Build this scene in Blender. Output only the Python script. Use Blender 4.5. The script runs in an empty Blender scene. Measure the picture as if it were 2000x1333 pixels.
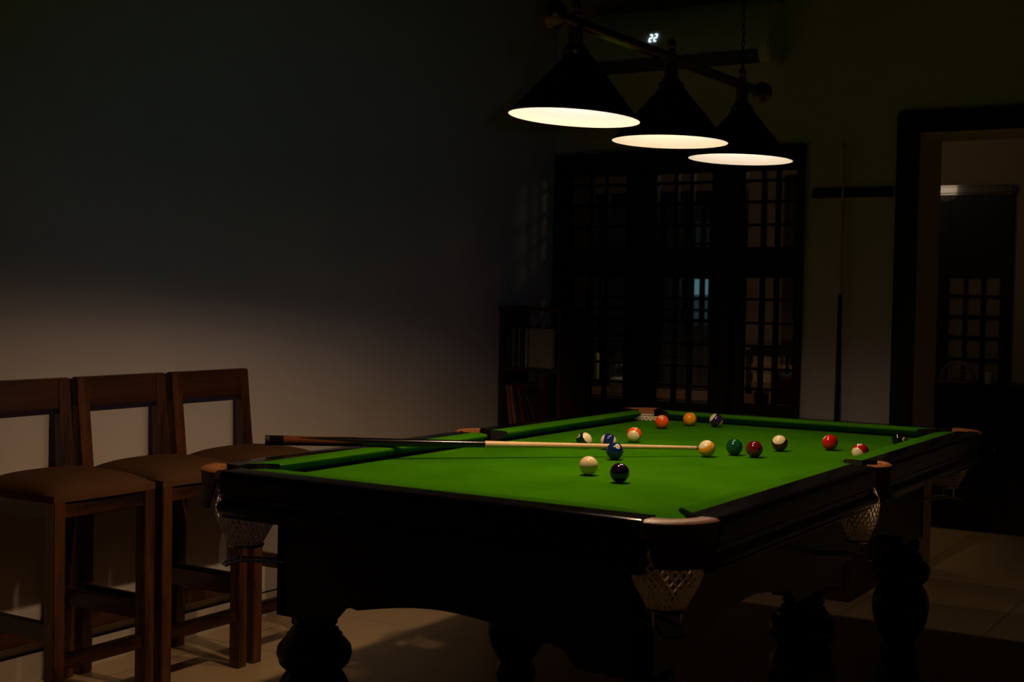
import bpy, bmesh, math, random
from mathutils import Vector, Matrix
random.seed(7)
PI = math.pi
C = bpy.context.scene.collection
S = bpy.context.scene

# ------------------------------------------------------------------ camera, world, exposure
cam_d = bpy.data.cameras.new('camera')
cam = bpy.data.objects.new('camera', cam_d); C.objects.link(cam)
CAM = Vector((1.80925, -3.77243, 1.34913))
CR = Vector((0.849553, 0.527165, 0.018884)); CU = Vector((-0.033905, 0.018845, 0.999247)); CB = Vector((0.526412, -0.849554, 0.033883))
cam.matrix_world = Matrix(((CR.x, CU.x, CB.x, CAM.x), (CR.y, CU.y, CB.y, CAM.y), (CR.z, CU.z, CB.z, CAM.z), (0, 0, 0, 1)))
cam_d.sensor_fit = 'HORIZONTAL'; cam_d.sensor_width = 36; cam_d.lens = 47.24
cam_d.clip_start = 0.05; cam_d.clip_end = 60
cam_d.dof.use_dof = True; cam_d.dof.focus_distance = 4.35; cam_d.dof.aperture_fstop = 4.5
S.camera = cam
W = bpy.data.worlds.new('night'); S.world = W; W.use_nodes = True
W.node_tree.nodes['Background'].inputs[0].default_value = (0.62, 0.78, 1.0, 1)
W.node_tree.nodes['Background'].inputs[1].default_value = 0.003
S.view_settings.view_transform = 'Standard'; S.view_settings.look = 'None'
S.view_settings.gamma = 1.0; S.view_settings.exposure = 0.0; S.view_settings.use_curve_mapping = False
SPOT_W = (33.0, 10.0, 4.2)   # downward beams of the three table-light lamps, near to far
GLOW_W = 1.45        # sideways glow of the same lamp inside its shade
BACK_L = 4.4         # added unseen globe light that brightens the room behind
PEND_W = 15.0         # added unseen pendant light over the dining table behind the glazed door
BLUE_FILL_W = 54.0      # added bluish fill cooling the left wall, sent through the front wall's opening
sd_ = bpy.data.lights.new('blue_fill', 'SPOT'); sd_.energy = BLUE_FILL_W; sd_.color = (0.26, 0.36, 1.0); sd_.spot_size = math.radians(20); sd_.spot_blend = 1.0; sd_.shadow_soft_size = 0.05
so_ = bpy.data.objects.new('blue_fill', sd_); C.objects.link(so_); so_.location = (3.9, -6.6, 1.0)
so_.rotation_euler = (Vector((-1.965, 0.55, 1.55)) - Vector((3.9, -6.6, 1.0))).to_track_quat('-Z', 'Y').to_euler()

# ------------------------------------------------------------------ materials
def new_mat(name):
    m = bpy.data.materials.new(name); m.use_nodes = True
    return m, m.node_tree.nodes, m.node_tree.links, m.node_tree.nodes['Principled BSDF']
def plain(name, col, rough=0.5, metal=0.0, spec=0.5, coat=0.0, bump=0.0, bscale=60.0, var=0.0, vscale=8.0):
    m, n, l, p = new_mat(name)
    p.inputs['Base Color'].default_value = (*col, 1); p.inputs['Roughness'].default_value = rough
    p.inputs['Metallic'].default_value = metal; p.inputs['Specular IOR Level'].default_value = spec
    p.inputs['Coat Weight'].default_value = coat; p.inputs['Coat Roughness'].default_value = 0.1
    tc = n.new('ShaderNodeTexCoord')
    if var:
        t = n.new('ShaderNodeTexNoise'); t.inputs['Scale'].default_value = vscale; t.inputs['Detail'].default_value = 4
        l.new(tc.outputs['Object'], t.inputs['Vector'])
        mr = n.new('ShaderNodeMapRange'); mr.inputs['From Min'].default_value = 0.3; mr.inputs['From Max'].default_value = 0.7
        mr.inputs['To Min'].default_value = 1 - var; mr.inputs['To Max'].default_value = 1 + var
        l.new(t.outputs['Fac'], mr.inputs['Value'])
        mx = n.new('ShaderNodeVectorMath'); mx.operation = 'SCALE'; mx.inputs[0].default_value = col
        l.new(mr.outputs['Result'], mx.inputs['Scale']); l.new(mx.outputs['Vector'], p.inputs['Base Color'])
    if bump:
        t = n.new('ShaderNodeTexNoise'); t.inputs['Scale'].default_value = bscale; t.inputs['Detail'].default_value = 3
        l.new(tc.outputs['Object'], t.inputs['Vector'])
        b = n.new('ShaderNodeBump'); b.inputs['Strength'].default_value = bump; b.inputs['Distance'].default_value = 0.003
        l.new(t.outputs['Fac'], b.inputs['Height']); l.new(b.outputs['Normal'], p.inputs['Normal'])
    return m
def wood(name, c1, c2, axis='Z', rough=0.4, scale=9.0, coat=0.15, spec=0.5):
    m, n, l, p = new_mat(name)
    tc = n.new('ShaderNodeTexCoord'); mp = n.new('ShaderNodeMapping')
    sc = [1.0, 1.0, 1.0]; sc['XYZ'.index(axis)] = 0.10
    mp.inputs['Scale'].default_value = sc; l.new(tc.outputs['Object'], mp.inputs['Vector'])
    t1 = n.new('ShaderNodeTexNoise'); t1.inputs['Scale'].default_value = scale; t1.inputs['Detail'].default_value = 5; t1.inputs['Distortion'].default_value = 1.2
    t2 = n.new('ShaderNodeTexNoise'); t2.inputs['Scale'].default_value = scale * 8; t2.inputs['Detail'].default_value = 3
    l.new(mp.outputs['Vector'], t1.inputs['Vector']); l.new(mp.outputs['Vector'], t2.inputs['Vector'])
    mx = n.new('ShaderNodeMath'); mx.operation = 'MULTIPLY_ADD'; mx.inputs[1].default_value = 0.35
    l.new(t2.outputs['Fac'], mx.inputs[0]); l.new(t1.outputs['Fac'], mx.inputs[2])
    cr = n.new('ShaderNodeValToRGB'); cr.color_ramp.elements[0].position = 0.5; cr.color_ramp.elements[1].position = 0.86
    cr.color_ramp.elements[0].color = (*c1, 1); cr.color_ramp.elements[1].color = (*c2, 1)
    l.new(mx.outputs[0], cr.inputs['Fac']); l.new(cr.outputs['Color'], p.inputs['Base Color'])
    p.inputs['Roughness'].default_value = rough; p.inputs['Coat Weight'].default_value = coat; p.inputs['Specular IOR Level'].default_value = spec
    return m
def emit(name, col, s):
    m = bpy.data.materials.new(name); m.use_nodes = True; n = m.node_tree.nodes; n.clear()
    e = n.new('ShaderNodeEmission'); o = n.new('ShaderNodeOutputMaterial')
    e.inputs[0].default_value = (*col, 1); e.inputs[1].default_value = s
    m.node_tree.links.new(e.outputs[0], o.inputs[0]); return m
def glass(name, tint=(0.9, 0.92, 0.92), refl=0.06):
    m = bpy.data.materials.new(name); m.use_nodes = True; n = m.node_tree.nodes; n.clear(); l = m.node_tree.links
    o = n.new('ShaderNodeOutputMaterial'); t = n.new('ShaderNodeBsdfTransparent'); t.inputs[0].default_value = (*tint, 1)
    g = n.new('ShaderNodeBsdfGlossy'); g.inputs['Roughness'].default_value = 0.03
    f = n.new('ShaderNodeLayerWeight'); f.inputs[0].default_value = 0.12
    mr = n.new('ShaderNodeMath'); mr.operation = 'MULTIPLY_ADD'; mr.inputs[1].default_value = 0.5; mr.inputs[2].default_value = refl * 0.5
    l.new(f.outputs['Fresnel'], mr.inputs[0])
    x = n.new('ShaderNodeMixShader'); l.new(mr.outputs[0], x.inputs[0]); l.new(t.outputs[0], x.inputs[1]); l.new(g.outputs[0], x.inputs[2])
    l.new(x.outputs[0], o.inputs[0]); return m

def felt_mat():
    m, n, l, p = new_mat('green_felt')
    tc = n.new('ShaderNodeTexCoord')
    a = n.new('ShaderNodeTexNoise'); a.inputs['Scale'].default_value = 5; a.inputs['Detail'].default_value = 6
    b = n.new('ShaderNodeTexNoise'); b.inputs['Scale'].default_value = 900; b.inputs['Detail'].default_value = 2
    l.new(tc.outputs['Object'], a.inputs['Vector']); l.new(tc.outputs['Object'], b.inputs['Vector'])
    cr = n.new('ShaderNodeValToRGB')
    cr.color_ramp.elements[0].position = 0.3; cr.color_ramp.elements[0].color = (0.032, 0.150, 0.0015, 1)
    cr.color_ramp.elements[1].position = 0.72; cr.color_ramp.elements[1].color = (0.047, 0.200, 0.002, 1)
    l.new(a.outputs['Fac'], cr.inputs['Fac']); l.new(cr.outputs['Color'], p.inputs['Base Color'])
    p.inputs['Roughness'].default_value = 0.95; p.inputs['Specular IOR Level'].default_value = 0.0
    p.inputs['Sheen Weight'].default_value = 0.0; p.inputs['Sheen Tint'].default_value = (0.3, 0.8, 0.1, 1)
    bp = n.new('ShaderNodeBump'); bp.inputs['Strength'].default_value = 0.15; bp.inputs['Distance'].default_value = 0.001
    l.new(b.outputs['Fac'], bp.inputs['Height']); l.new(bp.outputs['Normal'], p.inputs['Normal'])
    return m
def floor_mat():
    m, n, l, p = new_mat('beige_tile')
    tc = n.new('ShaderNodeTexCoord'); br = n.new('ShaderNodeTexBrick'); br.offset = 0.0
    br.inputs['Scale'].default_value = 1.0; br.inputs['Brick Width'].default_value = 0.6; br.inputs['Row Height'].default_value = 0.6
    br.inputs['Mortar Size'].default_value = 0.003; br.inputs['Color1'].default_value = (0.56, 0.395, 0.21, 1)
    br.inputs['Color2'].default_value = (0.54, 0.38, 0.20, 1); br.inputs['Mortar'].default_value = (0.22, 0.17, 0.12, 1)
    l.new(tc.outputs['Object'], br.inputs['Vector'])
    t = n.new('ShaderNodeTexNoise'); t.inputs['Scale'].default_value = 3.5; t.inputs['Detail'].default_value = 5
    l.new(tc.outputs['Object'], t.inputs['Vector'])
    mr = n.new('ShaderNodeMapRange'); mr.inputs['To Min'].default_value = 0.88; mr.inputs['To Max'].default_value = 1.1
    l.new(t.outputs['Fac'], mr.inputs['Value'])
    mx = n.new('ShaderNodeVectorMath'); mx.operation = 'SCALE'; l.new(br.outputs['Color'], mx.inputs[0]); l.new(mr.outputs['Result'], mx.inputs['Scale'])
    l.new(mx.outputs['Vector'], p.inputs['Base Color']); p.inputs['Roughness'].default_value = 0.28; p.inputs['Specular IOR Level'].default_value = 0.35
    return m
def ball_mat(name, col, axis=None):
    m, n, l, p = new_mat(name)
    p.inputs['Roughness'].default_value = 0.08; p.inputs['Specular IOR Level'].default_value = 0.75
    ivory = (0.90, 0.76, 0.46, 1)
    if axis is None:
        p.inputs['Base Color'].default_value = (*col, 1); return m
    tc = n.new('ShaderNodeTexCoord'); nm = n.new('ShaderNodeVectorMath'); nm.operation = 'NORMALIZE'
    l.new(tc.outputs['Object'], nm.inputs[0])
    d = n.new('ShaderNodeVectorMath'); d.operation = 'DOT_PRODUCT'; d.inputs[1].default_value = axis
    l.new(nm.outputs['Vector'], d.inputs[0])
    ab = n.new('ShaderNodeMath'); ab.operation = 'ABSOLUTE'; l.new(d.outputs['Value'], ab.inputs[0])
    g = n.new('ShaderNodeMapRange'); g.inputs['From Min'].default_value = 0.595; g.inputs['From Max'].default_value = 0.615
    l.new(ab.outputs[0], g.inputs['Value'])
    mx = n.new('ShaderNodeMix'); mx.data_type = 'RGBA'; l.new(g.outputs['Result'], mx.inputs['Factor'])
    mx.inputs['A'].default_value = (*col, 1); mx.inputs['B'].default_value = ivory
    l.new(mx.outputs['Result'], p.inputs['Base Color']); return m

M = dict(
    plaster=plain('plaster', (0.70, 0.62, 0.54), 0.85, spec=0.2, bump=0.12, bscale=30, var=0.03, vscale=2.5),
    plaster_warm=plain('warm_plaster', (0.60, 0.46, 0.30), 0.85, spec=0.2, bump=0.1, bscale=30, var=0.04),
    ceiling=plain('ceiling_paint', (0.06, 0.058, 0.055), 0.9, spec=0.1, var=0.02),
    tile_skirting=plain('skirting_tile', (0.60, 0.52, 0.42), 0.35, var=0.05, vscale=5),
    floor=floor_mat(), felt=felt_mat(),
    black=plain('black_lacquer', (0.0028, 0.0024, 0.0024), 0.30, spec=0.2, var=0.1, bump=0.03, bscale=120),
    rail_black=wood('rail_lacquer', (0.003, 0.0026, 0.0026), (0.006, 0.005, 0.0045), 'Y', 0.14, 10, coat=0.0, spec=0.28),
    leather=plain('tan_leather', (0.36, 0.135, 0.045), 0.42, spec=0.45, bump=0.25, bscale=160, var=0.12, vscale=25),
    leather_dark=plain('dark_leather', (0.05, 0.017, 0.008), 0.5, spec=0.3, bump=0.25, bscale=160, var=0.15, vscale=20),
    net=plain('cotton_net', (0.82, 0.72, 0.56), 0.9, spec=0.1, var=0.15, vscale=120),
    steel=plain('dull_steel', (0.35, 0.34, 0.33), 0.3, metal=1.0, var=0.05),
    black_iron=plain('black_iron', (0.006, 0.006, 0.006), 0.45, var=0.1),
    brass=plain('aged_brass', (0.28, 0.19, 0.07), 0.38, metal=1.0, var=0.12, vscale=30),
    shade_out=plain('shade_enamel', (0.004, 0.004, 0.0035), 0.45, spec=0.3, var=0.1),
    shade_in=plain('shade_white', (0.86, 0.80, 0.66), 0.6, spec=0.1, var=0.02),
    bulb=emit('bulb_glow', (1.0, 0.86, 0.62), 6.0),
    stool_z=wood('rosewood_upright', (0.018, 0.0065, 0.003), (0.165, 0.056, 0.016), 'Z', 0.36, 11),
    stool_y=wood('rosewood_rail', (0.012, 0.0048, 0.0024), (0.105, 0.034, 0.010), 'Y', 0.36, 9),
    stool_x=wood('rosewood_side', (0.012, 0.0048, 0.0024), (0.105, 0.034, 0.010), 'X', 0.36, 9),
    seat=plain('brown_seat_cloth', (0.118, 0.056, 0.023), 0.95, spec=0.08, bump=0.5, bscale=700, var=0.18, vscale=260),
    dark_wood=wood('dark_door_wood', (0.006, 0.0035, 0.0025), (0.016, 0.009, 0.006), 'Z', 0.45, 8, coat=0.05, spec=0.3),
    dark_wood_x=wood('dark_lintel_wood', (0.02, 0.011, 0.007), (0.05, 0.028, 0.016), 'X', 0.12, 8, coat=1.0),
    case_wood=wood('bookcase_wood', (0.030, 0.014, 0.008), (0.085, 0.040, 0.020), 'Z', 0.5, 10, coat=0.05, spec=0.3),
    table_wood=wood('table_wood', (0.12, 0.05, 0.018), (0.20, 0.09, 0.035), 'X', 0.4, 7),
    red_wood=wood('red_cabinet_wood', (0.040, 0.013, 0.008), (0.085, 0.028, 0.014), 'Z', 0.45, 8, coat=0.1),
    maple=wood('maple', (0.62, 0.40, 0.17), (0.80, 0.56, 0.28), 'X', 0.35, 20, coat=0.2),
    cue_butt=wood('cue_rosewood', (0.10, 0.028, 0.010), (0.24, 0.075, 0.028), 'X', 0.16, 16, coat=0.9),
    cue_black=plain('cue_black', (0.006, 0.004, 0.003), 0.18, spec=0.6, coat=0.4, var=0.05),
    bumper_and_jaw=plain('rubber_and_jaw_black', (0.012, 0.012, 0.013), 0.6, bump=0.3, bscale=200),
    silver=plain('silver_inlay', (0.5, 0.47, 0.4), 0.4, metal=0.8),
    tip=plain('leather_tip', (0.16, 0.10, 0.06), 0.9, var=0.1),
    ferrule=plain('ferrule', (0.62, 0.46, 0.26), 0.4),
    cue_ball=plain('cue_ball_resin', (0.92, 0.70, 0.42), 0.14, spec=0.45, var=0.03, vscale=40),
    spot=plain('ball_spot', (0.85, 0.74, 0.48), 0.1), ink=plain('ball_ink', (0.012, 0.012, 0.012), 0.15),
    ac=plain('white_plastic', (0.62, 0.63, 0.64), 0.4, var=0.02), ac_dark=plain('vent_plastic', (0.05, 0.05, 0.05), 0.6, var=0.05),
    led=emit('led_digit', (0.72, 0.96, 1.0), 1.6),
    pane=glass('door_pane'), jar_glass=glass('jar_glass', (0.93, 0.95, 0.95), 0.2),
    night=emit('night_window', (0.30, 0.62, 0.72), 0.30), night_dim=emit('night_window_dim', (0.25, 0.36, 0.50), 0.016),
    wax=plain('white_wax', (0.72, 0.64, 0.52), 0.5, var=0.04),
    red_pot=plain('red_box_paint', (0.22, 0.035, 0.020), 0.35, var=0.08), cream=plain('cream_plastic', (0.7, 0.62, 0.5), 0.4, var=0.03),
    back_fill=emit('back_fill_glow', (1.0, 0.74, 0.46), BACK_L), curtain=plain('brown_curtain', (0.10, 0.055, 0.03), 0.95, var=0.1),
    wicker=wood('wicker', (0.20, 0.12, 0.06), (0.34, 0.22, 0.12), 'X', 0.6, 30),
)
BOOK = {}
def book_mat(c):
    if c not in BOOK: BOOK[c] = plain('book_cover', c, 0.55, var=0.12, vscale=40)
    return BOOK[c]
PAPER = plain('book_pages', (0.5, 0.44, 0.33), 0.9, var=0.05, vscale=200)

# ------------------------------------------------------------------ mesh helpers
def add_box(bm, x0, x1, y0, y1, z0, z1):
    v = [bm.verts.new(p) for p in ((x0, y0, z0), (x1, y0, z0), (x1, y1, z0), (x0, y1, z0), (x0, y0, z1), (x1, y0, z1), (x1, y1, z1), (x0, y1, z1))]
    for f in ((3, 2, 1, 0), (4, 5, 6, 7), (0, 1, 5, 4), (1, 2, 6, 5), (2, 3, 7, 6), (3, 0, 4, 7)): bm.faces.new([v[i] for i in f])
    return v
def bx(*a):
    bm = bmesh.new(); add_box(bm, *a); return bm
def bev(bm, w=0.004, seg=2):
    bmesh.ops.bevel(bm, geom=[e for e in bm.edges if e.calc_length() > w * 2.2], offset=w, segments=seg, affect='EDGES', clamp_overlap=True); return bm
def add_prism(bm, pts, axis, a, b):
    """closed outline pts (u, v) extruded along axis from a to b; X: (y,z)  Y: (x,z)  Z: (x,y)"""
    def P(u, v, t): return {'X': (t, u, v), 'Y': (u, t, v), 'Z': (u, v, t)}[axis]
    A = [bm.verts.new(P(u, v, a)) for u, v in pts]; B = [bm.verts.new(P(u, v, b)) for u, v in pts]; n = len(pts)
    for i in range(n): bm.faces.new((A[i], A[(i + 1) % n], B[(i + 1) % n], B[i]))
    bm.faces.new(A[::-1]); bm.faces.new(B)
def add_lathe(bm, prof, seg=32, c=(0, 0, 0), caps=True):
    rings = []
    for r, z in prof:
        rings.append([bm.verts.new((c[0] + r * math.cos(2 * PI * k / seg), c[1] + r * math.sin(2 * PI * k / seg), c[2] + z)) for k in range(seg)])
    for a, b in zip(rings, rings[1:]):
        for k in range(seg): bm.faces.new((a[k], a[(k + 1) % seg], b[(k + 1) % seg], b[k]))
    if caps: bm.faces.new(rings[0][::-1]); bm.faces.new(rings[-1])
def add_tube(bm, pts, r, seg=8, closed=False, caps=True):
    pts = [Vector(p) for p in pts]; n = len(pts); rings = []; up = Vector((0.13, 0.31, 0.94)).normalized()
    for i, p in enumerate(pts):
        t = (pts[(i + 1) % n] - pts[i - 1]) if closed else (pts[min(i + 1, n - 1)] - pts[max(i - 1, 0)])
        t.normalize(); a = t.cross(up)
        if a.length < 0.05: a = t.cross(Vector((1, 0, 0)))
        a.normalize(); b = t.cross(a); rr = r[i] if isinstance(r, (list, tuple)) else r
        rings.append([bm.verts.new(p + a * rr * math.cos(2 * PI * k / seg) + b * rr * math.sin(2 * PI * k / seg)) for k in range(seg)])
    for i in range(n if closed else n - 1):
        A, B = rings[i], rings[(i + 1) % n]
        for k in range(seg): bm.faces.new((A[k], A[(k + 1) % seg], B[(k + 1) % seg], B[k]))
    if caps and not closed and seg > 2: bm.faces.new(rings[0][::-1]); bm.faces.new(rings[-1])
def obj(name, bm, m, parent=None, smooth=False, loc=None):
    bmesh.ops.recalc_face_normals(bm, faces=bm.faces)
    me = bpy.data.meshes.new(name); bm.to_mesh(me); bm.free()
    for k in (m if isinstance(m, (list, tuple)) else [m]): me.materials.append(k)
    if smooth:
        for p in me.polygons: p.use_smooth = True
    o = bpy.data.objects.new(name, me); C.objects.link(o)
    if parent: o.parent = parent
    if loc: o.location = loc
    return o
def auto(o, ang=35):
    import bmesh as _b
    bm = bmesh.new(); bm.from_mesh(o.data)
    for e in bm.edges: e.smooth = not (len(e.link_faces) == 2 and e.calc_face_angle(0) > math.radians(ang))
    for f in bm.faces: f.smooth = True
    bm.to_mesh(o.data); bm.free(); return o
def thing(name, label, cat, loc=(0, 0, 0), rz=0, group=None):
    o = bpy.data.objects.new(name, None); C.objects.link(o); o.empty_display_size = 0.05
    o.location = loc; o.rotation_euler = (0, 0, rz); return tag(o, label, cat, group)
def tag(o, label, cat, group=None):
    o['label'] = label; o['category'] = cat
    if group: o['group'] = group
    return o
def struct(name, bm, m):
    o = obj(name, bm, m); o['kind'] = 'structure'; return o
def sgroup(name):
    o = bpy.data.objects.new(name, None); C.objects.link(o); o['kind'] = 'structure'; o.empty_display_size = 0.05; return o
def copy_tree(o, parent=None):
    c = o.copy(); C.objects.link(c)
    if parent: c.parent = parent
    for ch in [k for k in bpy.data.objects if k.parent == o and k is not c]: copy_tree(ch, c)
    return c

# ------------------------------------------------------------------ the rooms
XL, YB, YT, YF, ZC = -1.965, 2.75, 3.15, 5.0, 3.05     # left wall, back wall faces, far wall, ceiling
struct('floor', bx(-4.2, 4.3, -6.0, YF + 0.1, -0.1, 0.0), M['floor'])
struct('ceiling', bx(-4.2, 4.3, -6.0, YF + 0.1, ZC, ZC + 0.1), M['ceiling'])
struct('wall_left', bx(XL - 0.15, XL, -6.0, YT, 0, ZC), M['plaster'])
bm = bmesh.new()      # unseen wall added behind the camera; its opening trims the blue fill
for a in ((-2.1, 4.15, 0, 0.985), (-2.1, 4.15, 1.9, ZC), (-2.1, 2.4, 0.985, 1.9), (4.0, 4.15, 0.985, 1.9)): add_box(bm, a[0], a[1], -6.0, -5.94, a[2], a[3])
struct('wall_front_mask', bm, M['case_wood'])
struct('wall_right', bx(4.15, 4.3, -6.0, YF + 0.1, 0, ZC), M['case_wood'])
DX0, DX1, DZ = -1.958, -0.515, 2.135      # opening of the three-leaf door
OX0, OX1, OZ = 0.05, 1.05, 2.165         # opening of the doorway on the right
bm = bmesh.new()
for a in ((XL, DX0, YB, YT, 0, ZC), (DX0, DX1, YB, YT, DZ, ZC), (DX1, OX0, YB, YT, 0, ZC), (OX0, OX1, YB, YT, OZ, ZC), (OX1, 4.15, YB, YT, 0, ZC)): add_box(bm, *a)
struct('wall_back', bm, M['plaster'])
bm = bmesh.new(); add_box(bm, -4.2, -3.42, YF, YF + 0.12, 0, ZC); add_box(bm, -3.42, -1.76, YF, YF + 0.12, 2.11, ZC); add_box(bm, -1.76, 4.15, YF, YF + 0.12, 0, ZC)
struct('wall_far', bm, M['plaster_warm'])
struct('wall_far_left', bx(-4.3, -4.2, YT, YF + 0.1, 0, ZC), M['plaster_warm'])
# tiled skirting with its dark joint line
bm = bmesh.new(); add_box(bm, XL, XL + 0.012, -6.0, 2.6, 0.0, 0.097)
struct('baseboard_left', bm, M['tile_skirting'])
struct('trim_1', bx(XL, XL + 0.010, -6.0, 2.6, 0.097, 0.101), M['black_iron'])
bm = bmesh.new(); add_box(bm, DX1 + 0.0, OX0 - 0.105, YB - 0.012, YB, 0, 0.1)
struct('baseboard_back', bm, M['tile_skirting'])

# three-leaf glazed door
d1 = sgroup('door_1')
bm = bmesh.new(); fy0, fy1 = YB - 0.03, YB + 0.07
add_box(bm, DX0, DX0 + 0.05, fy0, fy1, 0, DZ); add_box(bm, DX1 - 0.03, DX1, fy0, fy1, 0, DZ); add_box(bm, DX0, DX1, fy0, fy1, 2.055, DZ)
for x0, x1 in ((DX0, DX0 + 0.02), (DX1 - 0.02, DX1)): add_box(bm, x0, x1, fy1 - 0.02, YT + 0.01, 0, DZ)
add_box(bm, DX0, DX1, fy1 - 0.02, YT + 0.01, DZ - 0.02, DZ)
for xm in (-1.43, -0.925): add_box(bm, xm - 0.03, xm + 0.03, fy0, fy1, 0, 2.06)
obj('door_frame', bev(bm, 0.004, 1), M['dark_wood'], d1)
def leaf(x0, x1, gx0, gx1):
    bm = bmesh.new(); y0, y1 = YB - 0.005, YB + 0.04
    rails = ((0.0, 0.80), (1.463, 1.622), (2.012, 2.06))
    add_box(bm, x0, gx0, y0, y1, 0.01, 2.06); add_box(bm, gx1, x1, y0, y1, 0.01, 2.06)
    for a, b in rails: add_box(bm, gx0, gx1, y0, y1, max(a, 0.01), b)
    w = gx1 - gx0
    for f in (0.345, 0.625):
        add_box(bm, gx0 + w * f - 0.011, gx0 + w * f + 0.011, y0 + 0.008, y1 - 0.008, 0.80, 2.03)
    for z in (1.962, 1.853, 1.735, 1.352, 1.231, 1.112, 0.995, 0.89):
        add_box(bm, gx0, gx1, y0 + 0.008, y1 - 0.008, z - 0.007, z + 0.007)
    o = obj('leaf', bm, M['dark_wood'], d1)
    g = bmesh.new(); add_box(g, gx0, gx1, YB + 0.016, YB + 0.020, 1.622, 2.012); add_box(g, gx0, gx1, YB + 0.016, YB + 0.020, 0.80, 1.463)
    obj('glass_pane', g, M['pane'], o)
    h = bmesh.new(); add_tube(h, [(x1 - 0.03, y0 - 0.03, 0.98), (x1 - 0.03, y0 - 0.035, 1.10)], 0.007, 8); add_tube(h, [(x1 - 0.03, y0, 1.0), (x1 - 0.03, y0 - 0.032, 1.0)], 0.006, 8); add_tube(h, [(x1 - 0.03, y0, 1.08), (x1 - 0.03, y0 - 0.032, 1.08)], 0.006, 8)
    obj('handle', h, M['black_iron'], o)
leaf(-1.908, -1.46, -1.85, -1.519); leaf(-1.40, -0.955, -1.335, -1.018); leaf(-0.895, -0.545, -0.832, -0.560)

# doorway with a dark surround
d2 = sgroup('door_2')
bm = bmesh.new(); add_box(bm, OX0 - 0.105, OX0, YB - 0.035, YB + 0.0, 0, OZ + 0.10); add_box(bm, OX1, OX1 + 0.105, YB - 0.035, YB, 0, OZ + 0.10); add_box(bm, OX0, OX1, YB - 0.035, YB, OZ, OZ + 0.10)
obj('door_frame', bev(bm, 0.006, 2), M['dark_wood'], d2)

# far French door with night light in some panes
d3 = sgroup('door_3')
bm = bmesh.new(); y0, y1 = YF - 0.02, YF + 0.05
add_box(bm, -3.42, -1.76, y0, y1, 2.05, 2.11)
for x in (-3.42, -2.56, -1.98 + 0.14): add_box(bm, x, x + 0.07, y0, y1, 0, 2.06)
for z0, z1 in ((0, 0.75), (1.49, 1.62), (2.0, 2.06)): add_box(bm, -3.42, -1.76, y0, y1, z0, z1)
for x in (-3.15, -2.87, -2.38, -2.195, -2.145, -2.062, -1.995): add_box(bm, x - 0.012, x + 0.012, y0 + 0.01, y1 - 0.01, 0.75, 2.0)
for z in (1.40 - 0.05, 1.27, 1.20, 1.08, 0.93, 1.74, 1.87): add_box(bm, -3.42, -1.76, y0 + 0.01, y1 - 0.01, z - 0.010, z + 0.010)
fd = obj('door_frame', bm, M['dark_wood'], d3)
g = bmesh.new(); add_box(g, -3.36, -1.80, YF + 0.012, YF + 0.016, 0.75, 2.0); obj('glass_pane', g, M['pane'], d3)
# emissive panels, stepped in brightness, stand in for bluish night light beyond it
bm = bmesh.new(); add_box(bm, -2.645, -2.42, 6.0, 6.02, 1.385, 1.54)
nm_ = bmesh.new(); add_box(nm_, -2.645, -2.42, 6.0, 6.02, 1.16, 1.375)
struct('night_panel_3', nm_, emit('night_window_low', (0.30, 0.50, 0.62), 0.055))
nl = bmesh.new(); add_box(nl, -2.645, -2.42, 6.0, 6.02, 1.60, 1.96)
struct('night_panel_1', bm, M['night']); struct('night_panel_2', nl, M['night_dim'])
struct('wall_courtyard', bx(-4.2, -0.8, 6.02, 6.1, 0, 2.6), M['plaster'])

# dark door on the far wall beyond the doorway
d4 = sgroup('door_4')
bm = bmesh.new(); y0, y1 = YF - 0.03, YF + 0.0
add_box(bm, -0.42, -0.35, y0, y1, 0, 2.04); add_box(bm, -0.03, 0.035, y0, y1, 0, 2.04)
for z0, z1 in ((0.01, 0.85), (1.52, 2.04)): add_box(bm, -0.35, -0.03, y0 + 0.008, y1, z0, z1)
for x in (-0.245, -0.135): add_box(bm, x - 0.01, x + 0.01, y0 + 0.008, y1, 0.85, 1.52)
for z in (1.40, 1.27, 1.14, 1.0): add_box(bm, -0.35, -0.03, y0 + 0.008, y1, z - 0.008, z + 0.008)
obj('door_frame', bm, M['dark_wood'], d4)
obj('lintel', bev(bx(-0.43, 0.045, YF - 0.05, YF, 2.04, 2.10), 0.012, 3), M['dark_wood_x'], d4)
g = bmesh.new(); add_box(g, -0.35, -0.03, YF - 0.012, YF - 0.008, 0.85, 1.52); obj('glass_pane', g, M['pane'], d4)

# ------------------------------------------------------------------ pool table
BED = 0.855; RT = 0.892; NX, NY = 0.577, 1.154; JX, JY = 0.637, 1.214; HX, HY = 0.715, 1.293
T = thing('pool_table', 'black wooden pool table with green cloth and net pockets', 'pool table')
PC = [(sx * 0.600, sy * 1.178, math.atan2(sy, sx)) for sx in (1, -1) for sy in (1, -1)]
PS = [(sx * 0.658, 0.0, 0.0 if sx > 0 else PI) for sx in (1, -1)]
def arc(cx, cy, r, a0, a1, n=12): return [(cx + r * math.cos(a0 + (a1 - a0) * i / n), cy + r * math.sin(a0 + (a1 - a0) * i / n)) for i in range(n + 1)]
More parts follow.
